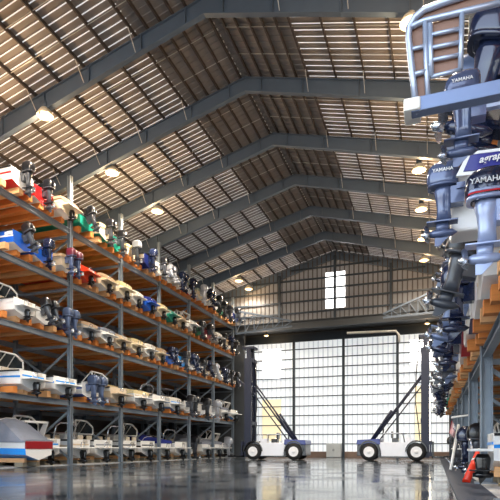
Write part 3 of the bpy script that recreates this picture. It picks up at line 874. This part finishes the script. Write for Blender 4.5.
npn = add_part(cD, quad_panel([(463, 171), (470, 154.5), (512, 149), (512, 167)], 11.2, .05), 'name_panel', C('name_navy', 16, 24, 130))
add_part(cD, quad_panel([(456, 176), (468, 152), (516, 146), (516, 149), (470.5, 154.5), (463, 172), (516, 167), (516, 171)], 11.19, .07), 'panel_trim', WHITE)
tx = bpy.data.objects.new('lettering', text_mesh('agrapa', .19, .35)); tx.data.materials.append(GEL); COL.objects.link(tx)
p = at(492.5, 157, 11.17)
tx.matrix_world = Matrix.Translation(p) @ Matrix.Rotation(-.06, 4, 'Y') @ Matrix.Rotation(PI/2, 4, 'X')
tx.data.transform(npn.parent.matrix_world.inverted() @ tx.matrix_world); tx.matrix_world = Matrix(); tx.parent = npn

# B: pontoon boat with its railed stern platform and outboard in a well
YP = 7.45
pb = tag(empty('pontoon_boat', (1.2, 8.4, ZB)), 'pontoon boat with grey railed stern fence and bronze mesh panels overhead', 'boat', 'boats stored beside the curb')
ALU = mat('anodised_rail', srgb(176, 188, 208), .3, .55, .06); BRONZE = translucent('bronze_mesh', srgb(168, 138, 124), .3); PEARL = C('pearl', 235, 232, 222)
DECKB = mat('blue_grey_deck_edge', srgb(112, 128, 160), .4, .3, .1)
def railpath(pts, r, name='rail', Y=YP, m=ALU): return add_part(pb, MB().tube([at(x, y, Y) for x, y in pts], r, 0, 8), name, m)
railpath([(416, 106), (412, 70), (408.5, 38), (409, 27), (414, 18), (424, 10), (440, 4), (470, -6), (520, -22)], .045, 'outer_rail')
railpath([(411, 27), (424, 21), (462, 12), (520, -2)], .04, 'inner_rail')
railpath([(425, 21), (426, 60), (428.5, 104)], .035, 'fence_post')
railpath([(411, 49.5), (426, 46)], .028); railpath([(413, 75), (427, 71)], .035)
railpath([(430, 24), (431.5, 77)], .035, 'gate_frame'); railpath([(462, 13), (460.5, 70)], .035, 'gate_frame')
for a, b_ in ((35, 28.5), (48, 42), (60.5, 54.5), (77, 69.5)): railpath([(431, a), (461, b_)], .028, 'gate_rung')
railpath([(428.5, 48), (430, 47)], .03, 'gate_hinge'); railpath([(428.5, 66), (431, 65)], .03, 'gate_hinge')
add_part(pb, quad_panel([(410.5, 29), (425, 24), (428, 103), (416, 103)], YP + .04, .012), 'fence_panel', BRONZE)
add_part(pb, quad_panel([(413, 21), (424, 12), (520, -20), (520, -4), (424, 19)], YP + .04, .012), 'fence_panel', BRONZE)
add_part(pb, quad_panel([(431, 24), (461, 14), (461, 69), (432, 76)], YP + .04, .012), 'gate_panel', BRONZE)
P0, P1 = at(413, 106, YP), at(530, 80, YP)
add_part(pb, MB().box((1.7, YP - .05, P0.z - .1), (8.5, YP + 1.95, P0.z + .02)), 'deck', DECKB)
add_part(pb, MB().box((P0.x - .02, YP - .09, P0.z - .13), (8.5, YP + .08, P0.z + .06)), 'deck_edge', DECKB, .01)
add_part(pb, MB().rings([[(P0.x - dx, YP + dy, P0.z + dz) for dy, dz in ((-.12, -.12), (.25, -.12), (.25, .05), (-.12, .05))] for dx in (-.1, .12)]), 'corner_cap', PEARL, .02)
for yy in (YP + .4, YP + 1.55):
    add_part(pb, MB().lathe([(.05, .0), (.22, .12), (.30, .35), (.31, .9), (.31, 6.6)], (1.75, yy, ZB + .31), 'x', 18), 'pontoon_tube', mat('pontoon_aluminium', srgb(190, 196, 206), .3, .7, .06))
for x in (1.6, 3.2, 5.0, 7.0):
    add_part(pb, MB().tube([(x, YP, P0.z), (x, YP, P0.z + .85)], .03), 'fence_post', ALU)
# its outboard
mb_root = empty('tmp', (0, 0, 0)); 
om = outboard(None, 0, 0, 1.0, 0, 0, .11)
pm = at(462, 88, 8.6)
oc = copy_tree(om, pb, {'t_cowl': SLATE, 't_leg': SLATE})
bpy.data.objects.remove(mb_root)
oc.rotation_euler = (0, 0, PI); oc.location = (pm.x + .28 - 1.2, pm.y - 8.4, pm.z - .23 - ZB); oc.scale = (.66, .66, .66)
add_part(pb, MB().box((pm.x + .25, 8.52, pm.z - .42), (2.2, 8.62, pm.z - .3)), 'motor_bracket', ALU)

# ================================================================== FORKLIFTS
TYRE = mat('tyre_rubber', srgb(22, 23, 26), .75, 0, .2, 5); HUB = C('hub_white', 226, 228, 232); MAST = mat('mast_navy', srgb(30, 36, 58), .45, .1, .15, 2)
FBODY = C('truck_white', 226, 230, 240); FBLUE = C('truck_blue', 36, 52, 130)
def forklift(loc, sgn, label, carry):
    t = tag(empty('marina_forklift', loc), label, 'forklift', 'marina forklifts')
    X = lambda v: sgn*v
    def bx(mb, x0, x1, y0, y1, z0, z1, m=0): return mb.box((min(X(x0), X(x1)), y0, z0), (max(X(x0), X(x1)), y1, z1), m)
    # x grows towards the mast
    mb = MB(); mb.prism([(X(1.0), .45), (X(3.95), .45), (X(4.25), 1.1), (X(4.6), 1.95), (X(.7), 1.95), (X(.9), 1.2)], -1.35, 1.35)
    mb.build('chassis', FBODY, t, bevel=.05)
    mb = MB(); bx(mb, .7, 5.0, -1.5, 1.5, .32, .48); mb.build('sill_step', BLACK, t)
    mb = MB(); mb.prism([(X(-1.55), .5), (X(.95), .5), (X(.85), 2.0), (X(-1.5), 1.75)], -1.3, 1.3); mb.build('counterweight', DGREY, t, bevel=.06)
    mb = MB(); mb.prism([(X(-1.6), 1.72), (X(.9), 1.72), (X(.85), 2.32), (X(-1.5), 2.22)], -1.5, 1.5); mb.build('engine_hood', FBLUE, t, bevel=.06)
    for x in (-.25, 4.5):
        for y in (-1.35, 1.35):
            w = MB().lathe([(.55, -.3), (.85, -.3), (.93, -.2), (.95, 0), (.93, .2), (.85, .3), (.55, .3)], (X(x), y, .95), 'y', 28).build('wheel', TYRE, t)
            s = 1 if y > 0 else -1
            MB().lathe([(.56, .31*s), (.5, .22*s), (.22, .2*s), (.2, .36*s), (.05, .38*s)], (X(x), y, .95), 'y', 22).build('hub', HUB, w)
        mb = MB(); a = [(.98*math.cos(q), .98*math.sin(q)) for q in [PI*k/10 for k in range(11)]]
        poly = [(X(x) + 1.02*c, .98 + 1.06*s_) for c, s_ in a] + [(X(x) + 1.12*c, .98 + 1.2*s_) for c, s_ in a[::-1]]
        mb.prism(poly, -1.68, -1.02); mb.build('fender', BLACK, t)
        MB().prism(poly, 1.02, 1.68).build('fender', BLACK, t)
    # open operator deck
    mb = MB(); bx(mb, 2.0, 2.7, -.4, .4, 1.95, 2.4); bx(mb, 1.9, 2.1, -.4, .4, 2.4, 3.1); mb.build('seat', BLACK, t, bevel=.04)
    MB().tube([(X(3.3), 0, 1.95), (X(3.1), 0, 2.8)], .05).lathe([(.28, -.03), (.33, 0), (.28, .03)], (X(3.08), 0, 2.84), 'z', 16, 0).build('steering_column', BLACK, t)
    for dx in (3.6, 3.85, 4.1): MB().tube([(X(dx), -.7, 1.95), (X(dx + .05), -.7, 2.7), (X(dx + .02), -.7, 2.85)], [.03, .03, .06]).build('lever', FBODY, t)
    MB().tube([(X(1.2), -1.2, 1.95), (X(1.2), -1.2, 2.9), (X(2.9), -1.2, 2.9), (X(2.9), -1.2, 1.95)], .04).build('hand_rail', FBODY, t)
    MB().tube([(X(1.0), .9, 1.95), (X(1.0), .9, 3.6)], .09).build('exhaust_stack', DGREY, t)
    mb = MB(); bx(mb, 3.4, 4.3, .4, 1.2, 1.95, 2.45); mb.build('tool_box', FBODY, t, bevel=.04)
    X0 = X; X = lambda v: sgn*(v - .6)
    # mast
    top = 12.9
    for y in (-.85, .85):
        mb = MB(); bx(mb, 5.55, 6.35, y - .18, y + .18, .35, top - 1.2); mb.build('mast_rail', MAST, t)
        mb = MB(); bx(mb, 5.75, 6.2, y*.62 - .14, y*.62 + .14, .5, top); mb.build('inner_mast_rail', MAST, t)
    for z in (1.0, 4.2, 7.6, top - 1.4):
        mb = MB(); bx(mb, 5.5, 5.75, -1.05, 1.05, z - .2, z + .2); mb.build('mast_tie', MAST, t)
    mb = MB(); bx(mb, 5.3, 6.7, -.75, .75, top - .1, top + .2); mb.build('mast_head', MAST, t, bevel=.03)
    for y in (-.3, .3):
        mb = MB(); mb.tube([(X(5.95), y, .6), (X(5.95), y, top - .2)], .11).build('lift_cylinder', CHROME if y > 0 else MAST, t)
    for y in (-.75, .75):
        MB().tube([(X(5.7), y, 9.0), (X(.7), y, 2.35)], .09).tube([(X(2.6), y, 5.32), (X(.3), y, 1.9)], .12).build('tilt_strut', MAST, t)
    for y in (-.35,):
        MB().tube([(X(5.6), y, 7.8), (X(1.4), y, 2.3)], .07).build('hose_guide', MAST, t)
    MB().tube([(X(5.4), -.5, top), (X(5.05), -.5, 9), (X(5.0), -.5, 6), (X(5.3), -.5, 3.5), (X(5.45), -.5, 2)], .05).build('hydraulic_hose', BLACK, t)
    # carriage and forks
    mb = MB(); bx(mb, 6.35, 6.6, -1.6, 1.6, .5, .9); bx(mb, 6.35, 6.6, -1.6, 1.6, 1.7, 2.1)
    for y in (-1.5, -.5, .5, 1.5): bx(mb, 6.4, 6.55, y - .08, y + .08, .5, 2.1)
    mb.build('carriage', MAST, t)
    for y in (-.9, .9):
        mb = MB(); bx(mb, 6.6, 6.8, y - .16, y + .16, .35, 2.0); bx(mb, 6.6, 8.4, y - .16, y + .16, .3, .5); mb.build('fork', BLACK, t, bevel=.02)
    mb = MB(); mb.bar((X(6.2), -.2, 8.4), (X(7.4), -.2, 9.3), .2, .25).build('boom_arm', MAST, t)
    return t
pL = at(295, 459.5, 57.5); pR = at(373, 459.8, 57.5)
forklift((pL.x, 57.5, 0), -1, 'white forklift with blue hood and navy mast raised against the wide rack', 0)
forklift((pR.x, 57.5, 0), 1, 'white forklift with blue hood, its navy mast beside the stacked outboards', 1)

# ================================================================== SMALL THINGS
p = at(333.5, 456.5, 74.5); q0 = at(326.5, 456, 74.5); q1 = at(341, 443.5, 74.5)
t = tag(empty('electrical_cabinet', (p.x, 75, 0)), 'pale grey cabinet standing before the bright door between the forklifts', 'cabinet')
w = (q1.x - q0.x)/2; h = q1.z
CABM = C('cabinet_grey', 186, 192, 194, .5)
MB().box((-w, -.5, .05), (w, .5, h)).build('body', CABM, t, bevel=.02)
for s in (-1, 1):
    d = MB().box((min(.02*s, (w - .06)*s), -.54, .15), (max(.02*s, (w - .06)*s), -.5, h - .08)).build('door', CABM, t)
    MB().box((.08*s - .03, -.6, h*.45), (.08*s + .03, -.54, h*.6)).build('handle', DGREY, d)
MB().box((-w, -.45, 0), (w, .45, .06)).build('plinth', DGREY, t)

# red-orange pole leaning on the closest floor level boat
a, b_ = at(466, 483, 21.5), at(480, 451, 22.6)
a = Vector((a.x, 21.5, .06))
t = tag(empty('marker_pole', a), 'red orange pole leaning up from the dark strip beside the rack', 'pole')
d = b_ - a
MB().tube([(0,0,0), d*.97], .15, 0, 10).build('shaft', C('signal_red', 232, 52, 22, .45), t)
MB().tube([d*.97, d*1.0], .15, 0, 10).build('end_cap', WHITE, t)
MB().tube([d*.62, d*.67], .16, 0, 10).build('band', WHITE, t)
# white pole with the flag
a = at(450.5, 465.5, 33); a = Vector((a.x, 33.0, .04)); b_ = at(458.5, 425, 35)
t = tag(empty('flag_pole', a), 'thin white pole slanting up to a small striped flag', 'pole')
MB().tube([(0,0,0), b_ - a], .09, 0, 8).build('shaft', WHITE, t)
f0 = at(452, 420, 34.3)
fl = tag(empty('flag', f0), 'small red, white and blue striped flag hanging from the white rail', 'flag')
pts = [at(452, 420, 34.3), at(456.5, 428, 34.3), at(454, 438, 34.3), at(449.5, 433, 34.3)]
def bil(u, v):
    A = pts[0].lerp(pts[1], u); B = pts[3].lerp(pts[2], u)
    r = A.lerp(B, v) - f0; r.y += .12*math.sin(u*5 + v*2); return r
ms = [C('flag_red', 190, 30, 50, .8), C('flag_white', 238, 236, 236, .8), C('flag_blue', 40, 44, 110, .8)]
mb = MB(); nu, nv = 13, 10
for i in range(nu + 1):
    for j in range(nv + 1): mb.v.append(tuple(bil(i/nu, j/nv)))
for i in range(nu):
    for j in range(nv):
        k0 = i*(nv+1) + j
        mb.face([k0, k0+1, k0+nv+2, k0+nv+1], 2 if (i >= 6 and j < 4) else i % 2, True)
mb.build('cloth', ms, fl).modifiers.new('s', 'SOLIDIFY').thickness = .015
st = mb = MB()
for r_ in range(3):
    for c_ in range(4):
        v = bil((6.8 + r_*2.2)/nu, (.6 + c_*.8)/nv); mb.lathe([(.0001, -.012), (.035, 0), (.0001, .012)], (v.x, v.y - .02, v.z), 'y', 5)
mb.build('star_pattern', GEL, fl)
a, b_ = at(451.5, 417.5, 34.3), at(471, 415, 34.3)
t = tag(empty('flag_rail', a), 'thin white rail above the flag, reaching out from the rack', 'rail')
MB().tube([(0,0,0), b_ - a, b_ - a + Vector((1.2, 0, 0))], .06, 0, 8).build('rail', WHITE, t)

# remove the templates
for o in list(bpy.data.objects):
    if not o.users_collection: bpy.data.objects.remove(o)

# ================================================================== LIGHT, WORLD, CAMERA
w = bpy.data.worlds.new('sky'); scene.world = w; w.use_nodes = True
nt = w.node_tree; bg = nt.nodes['Background']
sk = nt.nodes.new('ShaderNodeTexSky'); sk.sky_type = 'NISHITA'; sk.sun_disc = False
sk.sun_elevation = math.radians(38); sk.sun_rotation = math.radians(0); sk.air_density = 1.2; sk.dust_density = 3.0
mx = nt.nodes.new('ShaderNodeMix'); mx.data_type = 'RGBA'; mx.inputs['Factor'].default_value = .8
mx.inputs['B'].default_value = (1.0, 1.02, 1.08, 1)                # thin bright overcast over the blue
nt.links.new(sk.outputs['Color'], mx.inputs['A']); nt.links.new(mx.outputs['Result'], bg.inputs['Color']); bg.inputs['Strength'].default_value = 1.6
sd = bpy.data.lights.new('sun', 'SUN'); sd.energy = 5; sd.angle = math.radians(2); sd.color = (1, .96, .9)
so = bpy.data.objects.new('sun', sd); COL.objects.link(so)
# the sun stands high to the side: it lights the yards outside both ends of the hall
so.rotation_euler = Vector((-.9, -.25, -1)).to_track_quat('-Z', 'Y').to_euler()

cd = bpy.data.cameras.new('camera'); cam = bpy.data.objects.new('camera', cd); COL.objects.link(cam)
cd.sensor_width = 36; cd.sensor_fit = 'HORIZONTAL'; cd.lens = 36*F/500; cd.shift_x = 0; cd.shift_y = (448 - 250)/500
cd.clip_start = .1; cd.clip_end = 600
cam.location = (0, 0, CAMZ); cam.rotation_euler = (PI/2, 0, TH)
scene.camera = cam
vs = scene.view_settings
vs.view_transform = 'Standard'; vs.look = 'None'; vs.exposure = 0.75; vs.gamma = 1; vs.use_curve_mapping = False
scene.cycles.use_denoising = True
scene.cycles.max_bounces = 10; scene.cycles.diffuse_bounces = 5; scene.cycles.transmission_bounces = 6
